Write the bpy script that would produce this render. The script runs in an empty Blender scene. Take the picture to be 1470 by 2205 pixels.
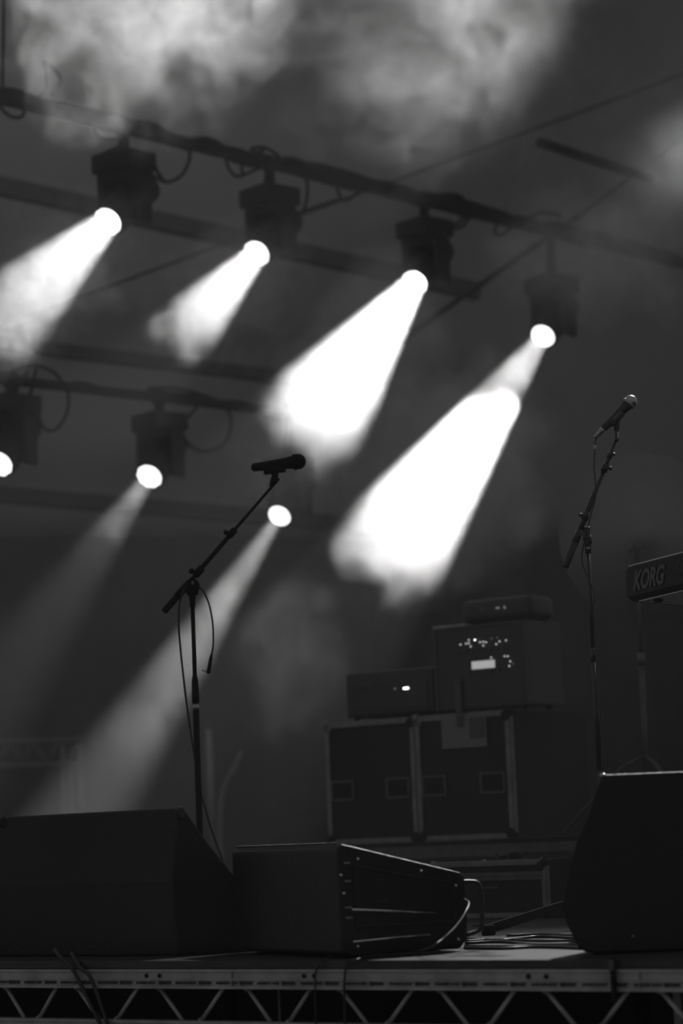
import bpy, bmesh, math, random
from mathutils import Vector, Matrix, noise as mnoise
random.seed(7)
C = bpy.context.scene.collection
SC = bpy.context.scene

# ------------------------------------------------------------------ camera
CAM_H = 0.294
PITCH, ROLL = math.radians(7.7), math.radians(2.3)
FPX = 85.0 / 36.0 * 2205.0
fw = Vector((0, math.cos(PITCH), math.sin(PITCH)))
up0 = Vector((0, -math.sin(PITCH), math.cos(PITCH)))
rt0 = Vector((1, 0, 0))
rt = rt0 * math.cos(ROLL) - up0 * math.sin(ROLL)
up = up0 * math.cos(ROLL) + rt0 * math.sin(ROLL)
CAM = Vector((0, 0, CAM_H))
cd = bpy.data.cameras.new('camera')
cd.sensor_fit = 'VERTICAL'; cd.sensor_height = 36.0; cd.sensor_width = 24.0; cd.lens = 85.0
cd.clip_start = 0.05; cd.clip_end = 200
cd.dof.use_dof = True; cd.dof.focus_distance = 7.2; cd.dof.aperture_fstop = 2.7
cam = bpy.data.objects.new('camera', cd); C.objects.link(cam)
m = Matrix((rt, up, -fw)).transposed().to_4x4(); m.translation = CAM
cam.matrix_world = m
SC.camera = cam

def ray(px, py):
    return (fw + rt * ((px - 735.0) / FPX) + up * ((1102.5 - py) / FPX))
def at(px, py, Y):                 # the point at world depth Y seen at that place of the photograph
    r = ray(px, py); return CAM + r * (Y / r.y)
def ground(px, py, z=0.0):         # the point of the level z
    r = ray(px, py); return CAM + r * ((z - CAM_H) / r.z)

# ------------------------------------------------------------------ view and world
SC.view_settings.view_transform = 'Standard'
SC.view_settings.look = 'None'
SC.view_settings.gamma = 1.0
SC.view_settings.use_curve_mapping = False
SC.view_settings.exposure = 0.0
cy = SC.cycles
cy.use_denoising = True
cy.use_light_tree = False
cy.max_bounces = 4; cy.diffuse_bounces = 2; cy.glossy_bounces = 2; cy.transmission_bounces = 2
cy.volume_bounces = 0; cy.transparent_max_bounces = 32
cy.volume_step_rate = 4.0; cy.volume_max_steps = 256
cy.use_adaptive_sampling = True; cy.adaptive_threshold = 0.03
cy.sample_clamp_indirect = 2.0
W = bpy.data.worlds.new('night'); SC.world = W; W.use_nodes = True
bg = W.node_tree.nodes['Background']; bg.inputs[0].default_value = (1, 1, 1, 1)
WORLD = 0.145
bg.inputs[1].default_value = WORLD

# ------------------------------------------------------------------ lamps
BACK = .42
def beam_dir(p, q):
    return (q - p).normalized()
# name: lens centre (px), depth, aim (px), aim depth, cone half angle, power, lens radius
BEAMS = [
    dict(px=(233, 476), Y=12.8, aim=(25, 674),  AY=12.07, half=9.8, I=150, bl=.5, r=.076),
    dict(px=(553, 545), Y=13.6, aim=(365, 750), AY=12.83, half=8.8, I=150, bl=.5, r=.076),
    dict(px=(893, 608), Y=14.5, aim=(722, 838), AY=13.62, half=9.8, I=520, bl=.5, r=.077),
    dict(px=(1169, 723), Y=15.3, aim=(830, 1200), AY=13.5, half=7.0, I=1400, bl=.4, r=.075),
    dict(px=(-2, 998),  Y=13.6, aim=(-200, 1270), AY=12.6, half=6.0, I=80, bl=.8, r=.076),
    dict(px=(322, 1025), Y=14.8, aim=(150, 1270), AY=13.83, half=6.6, I=290, bl=.9, r=.076),
    dict(px=(602, 1110), Y=16.0, aim=(410, 1400), AY=14.85, half=5.2, I=2300, bl=.9, r=.072),
]
def spot(name, p, d, half, W, r, blend=.35):
    l = bpy.data.lights.new(name, 'SPOT'); l.energy = W; l.spot_size = math.radians(half * 2); l.spot_blend = blend
    l.shadow_soft_size = r
    o = bpy.data.objects.new(name, l); C.objects.link(o)
    o.location = p; o.rotation_euler = d.to_track_quat('-Z', 'Y').to_euler()
    return o
for b in BEAMS:
    b['p'] = at(*b['px'], b['Y']); b['d'] = beam_dir(b['p'], at(*b['aim'], b['AY']))
    # the lamp sits deep in the hollow barrel, so that its cone fills the front lens
    spot('beam_light', b['p'] - b['d'] * BACK, b['d'], b['half'], b['I'] * 4 * math.pi, .012, b['bl'])
# lamps hanging above the frame of the photograph, on the same rig
HIGH = [
    dict(p=at(1150, -520, 12.6), q=at(330, -40, 11.5), half=13, W=4200),
    dict(p=at(1650, -560, 13.0), q=at(1000, 20, 12.2), half=13, W=3000),
    dict(p=at(1900, 20, 13.2), q=at(1500, 320, 12.4), half=9, W=1000),
    dict(p=at(1900, -650, 11.2), q=at(1330, 1150, 7.2), half=9, W=1300),
    dict(p=at(1750, -750, 10.8), q=at(950, 1900, 6.3), half=7, W=2200),
]
for h in HIGH:
    spot('beam_light', h['p'], (h['q'] - h['p']).normalized(), h['half'], h['W'], .07, 1.0)
# area light added without a fixture, to brighten the canopy from above
al = bpy.data.lights.new('canopy_fill', 'AREA'); al.shape = 'RECTANGLE'; al.size = 5; al.size_y = 1.5; al.energy = 65
ao = bpy.data.objects.new('canopy_fill', al); C.objects.link(ao); ao.location = (-1.2, 14.5, 7.4)
ao.rotation_euler = (Vector((-.6, 19.5, 4.6)) - ao.location).to_track_quat('-Z', 'Y').to_euler()

# ------------------------------------------------------------------ materials
def lens_mat():
    m = bpy.data.materials.new('lit_lens'); m.use_nodes = True; nt = m.node_tree; nt.nodes.clear()
    o = nt.nodes.new('ShaderNodeOutputMaterial'); a = nt.nodes.new('ShaderNodeAddShader'); t = nt.nodes.new('ShaderNodeBsdfTransparent'); e = nt.nodes.new('ShaderNodeEmission')
    e.inputs[1].default_value = 1.3; t.inputs[0].default_value = (.97, .97, .97, 1)   # two faces are crossed
    nt.links.new(t.outputs[0], a.inputs[0]); nt.links.new(e.outputs[0], a.inputs[1]); nt.links.new(a.outputs[0], o.inputs[0])
    m.cycles.emission_sampling = 'NONE'; return m
def mat(name, col, rough=.5, metal=0.0, spec=.5, emit=None, noise=0.0, nscale=30.0, bump=0.0):
    m = bpy.data.materials.new(name); m.use_nodes = True; nt = m.node_tree
    b = nt.nodes['Principled BSDF']
    c = (col, col, col, 1) if not isinstance(col, tuple) else col
    b.inputs['Base Color'].default_value = c; b.inputs['Roughness'].default_value = rough
    b.inputs['Metallic'].default_value = metal; b.inputs['Specular IOR Level'].default_value = spec
    if emit is not None:
        b.inputs['Emission Color'].default_value = (1, 1, 1, 1); b.inputs['Emission Strength'].default_value = emit
        m.cycles.emission_sampling = 'NONE'
    if noise or bump:
        tc = nt.nodes.new('ShaderNodeTexCoord'); n = nt.nodes.new('ShaderNodeTexNoise')
        n.inputs['Scale'].default_value = nscale; n.inputs['Detail'].default_value = 5
        nt.links.new(tc.outputs['Object'], n.inputs['Vector'])
        if noise:
            r = nt.nodes.new('ShaderNodeMapRange')
            r.inputs[1].default_value = .3; r.inputs[2].default_value = .7
            r.inputs[3].default_value = 1 - noise; r.inputs[4].default_value = 1 + noise
            v = nt.nodes.new('ShaderNodeVectorMath'); v.operation = 'SCALE'; v.inputs[0].default_value = c[:3]
            nt.links.new(n.outputs[0], r.inputs[0]); nt.links.new(r.outputs[0], v.inputs['Scale'])
            nt.links.new(v.outputs[0], b.inputs['Base Color'])
        if bump:
            bp = nt.nodes.new('ShaderNodeBump'); bp.inputs['Strength'].default_value = bump; bp.inputs['Distance'].default_value = .01
            nt.links.new(n.outputs[0], bp.inputs['Height']); nt.links.new(bp.outputs[0], b.inputs['Normal'])
    return m
M_BLACK = mat('black_plastic', .011, .45, noise=.2)
M_GLOSS = mat('glossy_black_paint', .008, .25, spec=.5)
M_MATTE = mat('matte_black', .012, .8, spec=.15, noise=.2)
M_CAB = mat('black_textured_paint', .007, .38, spec=.3, noise=.3, nscale=120, bump=.15)
M_RIG = mat('black_rigging', .006, .8, spec=.15, noise=.3)
M_RUB = mat('cable_rubber', .012, .45, spec=.5)
M_CHROME = mat('chrome', .55, .18, metal=1.0)
M_STEEL = mat('brushed_steel', .35, .35, metal=1.0)
M_ALU = mat('worn_aluminium', .36, .55, metal=.35, noise=.25, nscale=14)
M_ALU2 = mat('case_aluminium', .17, .5, metal=.3, noise=.25, nscale=20)
M_ALU3 = mat('dim_aluminium', .08, .5, metal=.3, noise=.25, nscale=20)
M_FAR = mat('grey_truss_paint', .05, .7, spec=.2)
M_PRINT = mat('black_print', .03, .8)
M_DECK = mat('stage_plywood', .026, .42, noise=.45, nscale=9, bump=.12)
M_PLY = mat('case_laminate', .008, .6, spec=.2, noise=.3)
M_CANOPY = mat('canopy_fabric', .11, .9, spec=.1, noise=.12, nscale=.6)
M_CONCRETE = mat('concrete', .3, .9, noise=.2)  # grey chosen so the unseen ground bounces light onto the keyboard underside
M_CLOTH = mat('black_drape', .018, .95, spec=.05, noise=.3, nscale=5)
M_LENS = lens_mat()
M_LED = mat('lit_diode', .8, .3, emit=1.2)
M_LEDHOT = mat('hot_diode', .8, .3, emit=6.0)
M_DIM = mat('dim_diode', .5, .3, emit=.12)
M_SCREEN = mat('lit_display', .6, .3, emit=.32)
M_PAPER = mat('paper', .16, .8)
M_TAPE = mat('pale_tape', .35, .7)
M_INK = mat('grey_lettering', .11, .6)
M_INKDARK = mat('faint_lettering', .05, .6)
M_UNDER = mat('grey_underside', .7, .7, noise=.12)
M_GRILLE = mat('silver_mesh', .4, .3, metal=1.0)
M_DISC = mat('dull_cymbal', .18, .5, metal=.2, noise=.1, nscale=4)

# ------------------------------------------------------------------ mesh helpers
X, Y_, Z = Vector((1, 0, 0)), Vector((0, 1, 0)), Vector((0, 0, 1))
class MB:
    def __init__(s): s.v = []; s.f = []; s.smooth = []
    def add(s, vs, fs, smooth=False):
        n = len(s.v); s.v += [Vector(v) for v in vs]
        for f in fs: s.f.append([i + n for i in f]); s.smooth.append(smooth)
        return s
    def box(s, c, h, ax=(X, Y_, Z)):
        c = Vector(c); a, b, d = (ax[i] * h[i] for i in range(3))
        vs = [c + a * i + b * j + d * k for k in (-1, 1) for j in (-1, 1) for i in (-1, 1)]
        return s.add(vs, [(0, 2, 3, 1), (4, 5, 7, 6), (0, 1, 5, 4), (2, 6, 7, 3), (0, 4, 6, 2), (1, 3, 7, 5)])
    def rbox(s, c, h, ax=(X, Y_, Z), r=.01, n=3):      # box with rounded edges
        bm = bmesh.new(); bmesh.ops.create_cube(bm, size=2)
        for v in bm.verts: v.co = Vector((v.co.x * h[0], v.co.y * h[1], v.co.z * h[2]))
        bmesh.ops.bevel(bm, geom=list(bm.edges), offset=r, segments=n, profile=.5, affect='EDGES')
        bm.verts.index_update()
        vs = [Vector(c) + ax[0] * v.co.x + ax[1] * v.co.y + ax[2] * v.co.z for v in bm.verts]
        fs = [[v.index for v in f.verts] for f in bm.faces]; bm.free()
        return s.add(vs, fs, True)
    def beam(s, a, b, w, h, side=None):                 # square bar from a to b
        a, b = Vector(a), Vector(b); d = (b - a).normalized()
        u = (side or (Z if abs(d.z) < .9 else X)); r = d.cross(u).normalized(); u = r.cross(d)
        return s.box((a + b) / 2, ((b - a).length / 2, w / 2, h / 2), (d, r, u))
    def tube(s, pts, r, n=12, caps=True):
        pts = [Vector(p) for p in pts]; R = r if isinstance(r, (list, tuple)) else [r] * len(pts)
        vs = []; prev = None
        for i, p in enumerate(pts):
            if i == 0: t = pts[1] - pts[0]
            elif i == len(pts) - 1: t = pts[-1] - pts[-2]
            else: t = (pts[i + 1] - pts[i]).normalized() + (pts[i] - pts[i - 1]).normalized()
            t = t.normalized() if t.length > 1e-9 else prev_t
            if prev is None: a = t.orthogonal().normalized()
            else: a = (prev - t * prev.dot(t)).normalized()
            b = t.cross(a); prev = a; prev_t = t
            for k in range(n):
                an = 2 * math.pi * k / n; vs.append(p + (a * math.cos(an) + b * math.sin(an)) * R[i])
        fs = [(i * n + k, i * n + (k + 1) % n, (i + 1) * n + (k + 1) % n, (i + 1) * n + k) for i in range(len(pts) - 1) for k in range(n)]
        s.add(vs, fs, True)
        if caps:
            m = len(s.v) - len(vs); s.f.append([m + k for k in range(n)][::-1]); s.smooth.append(False)
            e = m + (len(pts) - 1) * n; s.f.append([e + k for k in range(n)]); s.smooth.append(False)
        return s
    def lathe(s, o, ax, prof, n=28):                    # prof: (distance along the axis, radius)
        ax = Vector(ax).normalized(); o = Vector(o); pts = []; R = []
        a = ax.orthogonal().normalized(); b = ax.cross(a); vs = []
        for t, r in prof:
            for k in range(n):
                an = 2 * math.pi * k / n; vs.append(o + ax * t + (a * math.cos(an) + b * math.sin(an)) * max(r, 1e-5))
        m = len(prof)
        fs = [(i * n + k, i * n + (k + 1) % n, (i + 1) * n + (k + 1) % n, (i + 1) * n + k) for i in range(m - 1) for k in range(n)]
        fs += [list(range(n))[::-1], [(m - 1) * n + k for k in range(n)]]
        return s.add(vs, fs, True)
    def ball(s, c, r, n=16, ax=(X, Y_, Z), sc=(1, 1, 1)):
        vs = []; fs = []
        for i in range(n // 2 + 1):
            ph = math.pi * i / (n // 2)
            for k in range(n):
                th = 2 * math.pi * k / n; q = (math.sin(ph) * math.cos(th), math.sin(ph) * math.sin(th), math.cos(ph))
                vs.append(Vector(c) + sum((ax[j] * q[j] * sc[j] * r for j in range(3)), Vector()))
        for i in range(n // 2):
            for k in range(n): fs.append((i * n + k, i * n + (k + 1) % n, (i + 1) * n + (k + 1) % n, (i + 1) * n + k))
        return s.add(vs, fs, True)
    def prism(s, poly, d):                              # closed outline swept by the vector d
        n = len(poly); vs = [Vector(p) for p in poly] + [Vector(p) + d for p in poly]
        fs = [list(range(n))[::-1], [n + i for i in range(n)]] + [(i, (i + 1) % n, n + (i + 1) % n, n + i) for i in range(n)]
        return s.add(vs, fs)
    def frame(s, c, hw, hh, t, d, ax):                  # rectangular picture-frame in the plane ax[0], ax[2]
        for sg in (-1, 1):
            s.box(c + ax[2] * sg * (hh - t / 2), (hw, d, t / 2), ax)
            s.box(c + ax[0] * sg * (hw - t / 2), (t / 2, d, hh - t), ax)
        return s
    def build(s, name, m, parent=None, bevel=0.0, label=None):
        off = parent_loc(parent)
        me = bpy.data.meshes.new(name); me.from_pydata([v - off for v in s.v], [], s.f)
        for p, sm in zip(me.polygons, s.smooth): p.use_smooth = sm
        bm = bmesh.new(); bm.from_mesh(me); bmesh.ops.recalc_face_normals(bm, faces=bm.faces); bm.to_mesh(me); bm.free()
        me.materials.append(m)
        o = bpy.data.objects.new(name, me); C.objects.link(o)
        if parent: o.parent = parent
        if bevel:
            b = o.modifiers.new('bevel', 'BEVEL'); b.width = bevel; b.segments = 2; b.limit_method = 'ANGLE'
        if label: o['label'] = label
        return o
def parent_loc(p):
    v = Vector()
    while p: v += p.location; p = p.parent
    return v
def thing(name, loc, label, cat, group=None):
    o = bpy.data.objects.new(name, None); C.objects.link(o); o.location = loc; o.empty_display_size = .1
    return tag(o, label, cat, group)
def tag(o, label, cat, group=None):
    o['label'] = label; o['category'] = cat
    if group: o['group'] = group
    return o
def struct(o, label=None):
    o['kind'] = 'structure'
    if label: o['label'] = label
    return o
def curve(pts, n=8):                                    # Catmull-Rom through the points
    P = [Vector(p) for p in pts]; P = [P[0] * 2 - P[1]] + P + [P[-1] * 2 - P[-2]]; out = []
    for i in range(1, len(P) - 2):
        for k in range(n):
            t = k / n; a, b, c, d = P[i - 1:i + 3]
            out.append(.5 * ((2 * b) + (c - a) * t + (2 * a - 5 * b + 4 * c - d) * t * t + (3 * b - a - 3 * c + d) * t ** 3))
    out.append(P[-2]); return out
def text(s, size, o, ax_x, ax_y, m, parent, name='lettering', shear=0.0, extr=.0006, sx=1.0, bold=0.0):
    c = bpy.data.curves.new(name, 'FONT'); c.body = s; c.size = size; c.shear = shear; c.extrude = extr; c.offset = bold
    t = bpy.data.objects.new(name, c); C.objects.link(t); c.materials.append(m)
    z = ax_x.cross(ax_y).normalized()
    mx = Matrix((ax_x * sx, ax_y, z)).transposed().to_4x4(); t.parent = parent
    mx.translation = Vector(o) - parent_loc(parent)
    me = bpy.data.meshes.new_from_object(t); bpy.data.objects.remove(t)
    t = bpy.data.objects.new(name, me); C.objects.link(t); t.parent = parent; t.matrix_local = mx
    return t

# ------------------------------------------------------------------ the stage
GA, GB = ground(0, 2070), ground(1470, 2066)
E1 = (GB - GA).normalized()
E2 = Vector((-E1.y, E1.x, 0)).normalized()
EA = (E1, E2, Z)
def front(px, z=0.0, back=0.0):      # point of the stage front above which the column px of the photograph lies
    r = ray(px, 2100); n = E2
    t = (GA + E2 * back - CAM).dot(n) / r.dot(n); p = CAM + r * t; p.z = z; return p
bd = MB(); bd.prism([GA - E1 * 8 + Z * 0, GB + E1 * 8, GB + E1 * 8 + E2 * 22, GA - E1 * 8 + E2 * 22], Vector((0, 0, -.019)))
struct(bd.build('floor', M_DECK), 'dark plywood stage deck with a worn front edge')
gm = MB(); gm.prism([(-30, -4, -1.1), (30, -4, -1.1), (30, 40, -1.1), (-30, 40, -1.1)], Vector((0, 0, -.1)))
struct(gm.build('ground', M_CONCRETE))
sk = MB(); sk.prism([GA - E1 * 8 + E2 * .5 + Z * -1.1, GB + E1 * 8 + E2 * .5 + Z * -1.1, GB + E1 * 8 + E2 * .52 + Z * -1.1, GA - E1 * 8 + E2 * .52 + Z * -1.1], Vector((0, 0, 1.08)))
struct(sk.build('wall_understage_shade', M_CLOTH))  # black sheet added to stand in for the shade under the stage

# front edge beam of the stage, a ladder beam of flat aluminium with round braces
TZ = -.0215
tr = thing('ladder_beam', front(735, -.6), 'long aluminium ladder beam with zigzag braces along the front edge of the stage', 'stage beam')
A0, B0 = GA - E1 * 2.5, GB + E1 * 2.5
L2 = (B0 - A0).length / 2; MID = (A0 + B0) / 2
def rail(z0, h, name, m):
    b = MB()
    b.box(MID + Z * (z0 - h / 2) + E2 * .02, (L2, .018, h / 2), EA)
    b.box(MID + Z * (z0 - .003) + E2 * .0, (L2, .004, .003), EA)
    b.box(MID + Z * (z0 - h + .003), (L2, .004, .003), EA)
    b.box(MID + Z * (z0 - h * .52), (L2, .0032, .0016), EA)
    return b.build(name, m, tr)
top_rail = rail(TZ, .049, 'top_rail', M_ALU)
rail(TZ - .131, .049, 'bottom_rail', M_ALU)
# printed strip on the rail: alternating block marks and slanted words too worn to read
pm = MB(); s0 = -1.6; k = 0
while s0 < 4.0:
    base = GA + E1 * s0 + Z * (TZ - .0345) - E2 * .0005
    if k % 2 == 0:
        pm.box(base + E1 * .005, (.0045, .0012, .0045), EA)
        for j in range(6): pm.box(base + E1 * (.013 + j * .0052), (.0021, .0011, .0034), EA)
        s0 += .058
    else:
        x = 0.0
        for j in range(11):
            w = random.choice((.0016, .0022, .0026))
            pm.box(base + E1 * (x + .003), (w, .0011, random.choice((.0024, .003, .0034))), (E1, E2, (Z + E1 * .45).normalized()))
            x += w * 2 + .0018 + (.003 if j in (6,) else 0)
        s0 += .078
    k += 1
pm.build('printed_strip', M_PRINT, top_rail)
for pxs in ((315, 343), (654, 676), (1137, 1175)):
    for q in pxs:
        hb = MB(); hb.lathe(front(q, TZ - .0165) - E2 * .002, E2, [(0, .0055), (.003, .0055)], 16); hb.build('bolt_hole', M_MATTE, top_rail)
for q in (499, 1376):
    sb = MB(); sb.box(front(q, TZ - .0245) - E2 * .0015, (.0012, .0018, .0245), EA); sb.build('splice', M_STEEL, top_rail)
tops = [-160, -60, 12, 122, 165, 297, 342, 480, 531, 668, 731, 888, 945, 1108, 1172, 1352, 1420, 1610]
bots = [(-110, -92), (47, 87), (207, 257), (387, 432), (575, 628), (782, 838), (998, 1050), (1230, 1290), (1490, 1550)]
for j in range(8):
    tR, tL = tops[2 * j], tops[2 * j + 1]
    if j < 0: continue
zt, zb = TZ - .047, TZ - .133
pairs_t = [(-60, 12), (122, 165), (297, 342), (480, 531), (668, 731), (888, 945), (1108, 1172), (1352, 1420), (1610, 1680)]
for j in range(8):
    a = front(pairs_t[j][1], zt, .018); b = front(pairs_t[j + 1][0], zt, .018)
    w = b - a
    lo1 = a + w * .36; lo2 = a + w * .64; lo1.z = lo2.z = zb
    for p, q in ((a, lo1), (lo2, b)):
        t = MB(); d = (q - p).normalized(); t.tube([p, q], .0055, 12); t.tube([p - d * .004, p + d * .006], .009, 12); t.build('brace', M_ALU, tr)
# steel legs of the deck, seen through the braces
for i, (q, lab) in enumerate(((492, 'round steel deck leg behind the ladder beam, below the middle of the wedge monitors'), (1378, 'round steel deck leg behind the ladder beam at its right splice'))):
    p = front(q, -1.1, .12); t = MB(); t.tube([p, p + Z * 1.08], .019, 20); lg = t.build('support_post', M_RIG); tag(lg, lab, 'stage leg', 'legs under the stage')
p = front(1455, -1.1, .2); t = MB(); t.box(p + Z * .54, (.009, .004, .535), EA); o = t.build('ratchet_strap', M_TAPE); tag(o, 'pale flat strap hanging behind the ladder beam at the right edge', 'strap')
p = front(599, -1.1, .3); t = MB(); t.tube([p, p + Z * 1.08], .004, 8); o = t.build('bare_rod', M_TAPE); tag(o, 'thin pale rod standing behind the ladder beam under the wedge', 'rod')
t = MB(); t.rbox(front(1326, -.045) - E2 * .012, (.006, .006, .05), EA, .003); cl = t.build('velcro_strap', M_MATTE); tag(cl, 'black strap with grey top wrapped over the front rail near its right end', 'strap')
t = MB(); t.rbox(front(1325, -.012) - E2 * .014, (.0065, .006, .013), EA, .003); t.build('strap_end', M_ALU3, cl)

# ------------------------------------------------------------------ wedge monitors
def prof_prism(o, ax_s, ax_w, prof, w, rounded=.008):
    b = MB(); b.prism([o + ax_s * s_ + Z * z for s_, z in prof], ax_w * w); return b
# middle wedge: near corner at (716, 2066)
o = ground(717, 2067) + E2 * .035
o.z = 0
root = thing('wedge_monitor', o, 'low black wedge monitor in the middle, its bolted side panel and handle towards the camera', 'stage monitor', 'wedge monitors on the stage')
SD = (E2 * .90 + E1 * .42).normalized(); SW = Vector((-SD.y, SD.x, 0)); SW = SW if SW.x < 0 else -SW
H1, H2, LEN = .283, .198, .365
prof = [(0.0, .012), (.0, H1 - .012), (.012, H1), (LEN - .012, H2), (LEN, H2 - .010), (LEN + .004, .10), (LEN, .030), (LEN - .022, .006), (.03, .004)]
cab = prof_prism(o, SD, SW, prof, .62).build('cabinet', M_CAB, root, bevel=.006)
ns = -SW                                             # outward normal of the visible side
def onside(s_, z, out=.0): return o + SD * s_ + Z * z + ns * out
SA = (SD, ns, Z)
t = MB(); fq = [(.045, .225), (.325, .172), (.325, .075), (.045, .075)]
for k in range(4): t.beam(onside(*fq[k], .002), onside(*fq[(k + 1) % 4], .002), .006, .008, side=ns)
t.build('side_frame', M_CAB, cab, bevel=.002)
for s0_, z0_, s1_, z1_ in ((.03, .120, .27, .099), (.03, .040, .25, .047)):
    t = MB(); t.tube([onside(s0_, z0_, .005), onside(s1_, z1_, .005)], .0035, 12); t.build('edge_strip', M_CHROME, cab)
for s_, z in ((.055, .243), (.235, .206), (.045, .028), (.012, .16), (.006, .205), (.335, .165), (.335, .03)):
    t = MB(); t.ball(onside(s_, z, .003), .0048, 12); t.build('bolt', M_CHROME, cab)
for z in (.235, .19, .125, .10):
    t = MB(); t.box(onside(.022, z, .003), (.009, .004, .0018), SA); t.build('hinge', M_STEEL, cab)
text('L-ACOUSTICS', .0062, onside(.105, .135, .002), SD, Z, M_INKDARK, cab, 'faint_lettering', sx=.9)
t = MB(); t.tube(curve([onside(LEN - .015, .175, .012), onside(LEN + .03, .165, .016), onside(LEN + .036, .10, .016), onside(LEN + .03, .055, .016), onside(LEN - .01, .04, .012)]), .006, 10); t.build('handle', M_BLACK, root)
for s_, z in ((.018, .062), (.0, .168)):
    t = MB(); t.box(onside(LEN + s_, z, .017), (.012, .003, .002), SA); t.build('handle_bracket', M_CHROME, root)
# perforated grille along the far top edge of the front face
gr = MB()
for j in range(60):
    gr.ball(o + SW * (.02 + j * .0098) + Z * (H1 + .0005) + SD * .006, .0035, 8)
gr.build('grille_edge', M_CAB, root)

# tall wedge at the left
c = at(385, 1737, 6.62); zt_ = c.z; o = Vector((c.x, c.y, 0))
root = thing('wedge_monitor', o, 'tall black wedge monitor filling the lower left corner, rounded top corner', 'stage monitor', 'wedge monitors on the stage')
prof = [(-.02, 0), (-.03, .20), (0, zt_ - .004), (.014, zt_ - .002), (.085, zt_ - .10), (.25, .10), (.27, 0)]
cab = prof_prism(o, (E2 * .9 + E1 * .43).normalized(), -E1, prof, .80).build('cabinet', M_CAB, root, bevel=.006)
for q, y in ((387, 1741), (6, 1762)):
    p_ = at(q, y + 10, 6.60 + (388 - q) * .0006 * 1.1); t = MB(); t.tube([p_ - E1 * .004 + Z * .002, p_ + E1 * .006 + Z * .002], .0165, 24); t.build('corner_cap', M_BLACK, cab, bevel=.003)

# right wedge, its end panel towards the camera
D = 5.75
pts = [(1296, 1668), (1288, 1682), (1262, 1760), (1240, 1810), (1225, 1862), (1208, 1950), (1216, 1985), (1243, 2040), (1258, 2050), (1280, 2054), (1560, 2056), (1560, 1657)]
g0 = ground(1280, 2056); D = g0.y
poly = [at(x_, y_, D) for x_, y_ in pts]
zmin = min(p.z for p in poly)
for p in poly: p.z = max(p.z, 0.002) if p.z < .01 else p.z
root = thing('wedge_monitor', Vector((poly[9].x, D, 0)), 'big black wedge monitor in the lower right corner with a beaded grille edge on top', 'stage monitor', 'wedge monitors on the stage')
t = MB(); t.prism(poly, Vector((.18, .42, 0))); cab = t.build('cabinet', M_CAB, root, bevel=.006)
t = MB(); n_ = 40
pa, pb = at(1306, 1672, D), at(1560, 1660, D)
for j in range(n_ + 1):
    q = pa.lerp(pb, j / n_); t.ball(q + Vector((0, .004, .0002)), .0022, 8)
t.build('grille_edge', M_ALU3, root)
t = MB(); p = at(1299, 1667, D); t.ball(p + Vector((0, .01, -.002)), .0085, 12, sc=(1.1, 1, .6)); t.build('corner_cap', M_CHROME, root)
t = MB(); q = at(1362, 2016, D - .002); t.ball(q, .003, 8); t.build('bolt', M_STEEL, root)

# ------------------------------------------------------------------ microphone stands
def vclip(o, d, u, w, m, parent):       # microphone clip: cradle and hinge under the body
    s = d.cross(u).normalized(); t = MB()
    t.rbox(o - u * .014, (.032, .012, .010), (d, s, u), .004)
    t.tube([o - u * .018 - d * .004, o - u * .042 - d * .010], [.011, .008], 14)
    return t.build('clip', m, parent)
def mic(tail, head, dist, m_body, m_grille, label, parent_stand=None, plug=True):
    a = at(*tail, dist); b = at(*head, dist); d = (b - a).normalized(); L = (b - a).length
    root = thing('microphone', a, label, 'microphone', 'vocal microphones on boom stands')
    k = L / .158
    t = MB(); t.lathe(a, d, [(.000, .0095 * k), (.004, .0125 * k), (.05 * k, .0142 * k), (.095 * k, .0165 * k), (.118 * k, .0195 * k), (.124 * k, .0205 * k)]); t.build('body', m_body, root)
    t = MB(); t.lathe(a + d * (.122 * k), d, [(0, .021 * k), (.003 * k, .0242 * k), (.008 * k, .0242 * k), (.010 * k, .0232 * k)]); t.build('collar', m_body if m_grille is M_MATTE else M_STEEL, root)
    c = a + d * (.138 * k); t = MB(); t.ball(c, .0235 * k, 24, sc=(1, 1, 1)); t.build('grille', m_grille, root)
    return root, a, b, d
FD = 7.3
# left stand: base under the pole
base = ground(437, 2012); base.z = 0; FD = base.y
def L(x_, y_): return at(x_, y_, FD)
st = thing('microphone_stand', base, 'black boom microphone stand in silhouette, left of the middle, cable hanging beside it', 'microphone stand', 'microphone stands')
def vert(y_, px0=None):       # a point on the vertical pole at row y
    z = L(430, y_).z; return Vector((base.x, base.y, z))
joint = vert(1272)
t = MB(); t.tube([Vector((base.x, base.y, .05)), vert(1500)], .0106, 18); t.build('lower_pole', M_MATTE, st)
t = MB(); t.lathe(vert(1512), Z, [(0, .0125), (.02, .0128), (.075, .0105), (.088, .0085)], 18); t.build('clutch', M_MATTE, st)
t = MB(); t.lathe(vert(1530), Z, [(0, .0112), (.022, .0112)], 18); t.build('collar', M_STEEL, st)
t = MB(); t.tube([vert(1512), vert(1290)], .0072, 16); t.build('upper_pole', M_MATTE, st)
t = MB(); t.lathe(vert(1306), Z, [(0, .0098), (.024, .0098), (.04, .013), (.062, .018)], 18); t.rbox(joint + Z * .012, (.021, .012, .026), r=.008); t.lathe(joint + Vector((.002, -.014, .016)), Y_, [(0, .020), (.004, .024), (.024, .024), (.028, .02)], 24); t.build('boom_joint', M_MATTE, st)
for k, ang in enumerate((-35, 85, 205)):
    d = Vector((math.cos(math.radians(ang)), math.sin(math.radians(ang)), 0)); t = MB()
    t.tube([base + Z * .09, base + d * .14 + Z * .05, base + d * .31 + Z * .012], .008, 12); t.build('leg', M_MATTE, st)
bj = joint + Vector((0, -.018, .012))
P1, P2 = at(352, 1318, FD - .018), at(592, 1040, FD - .018)
def bp(f): return P1.lerp(P2, f)
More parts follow.
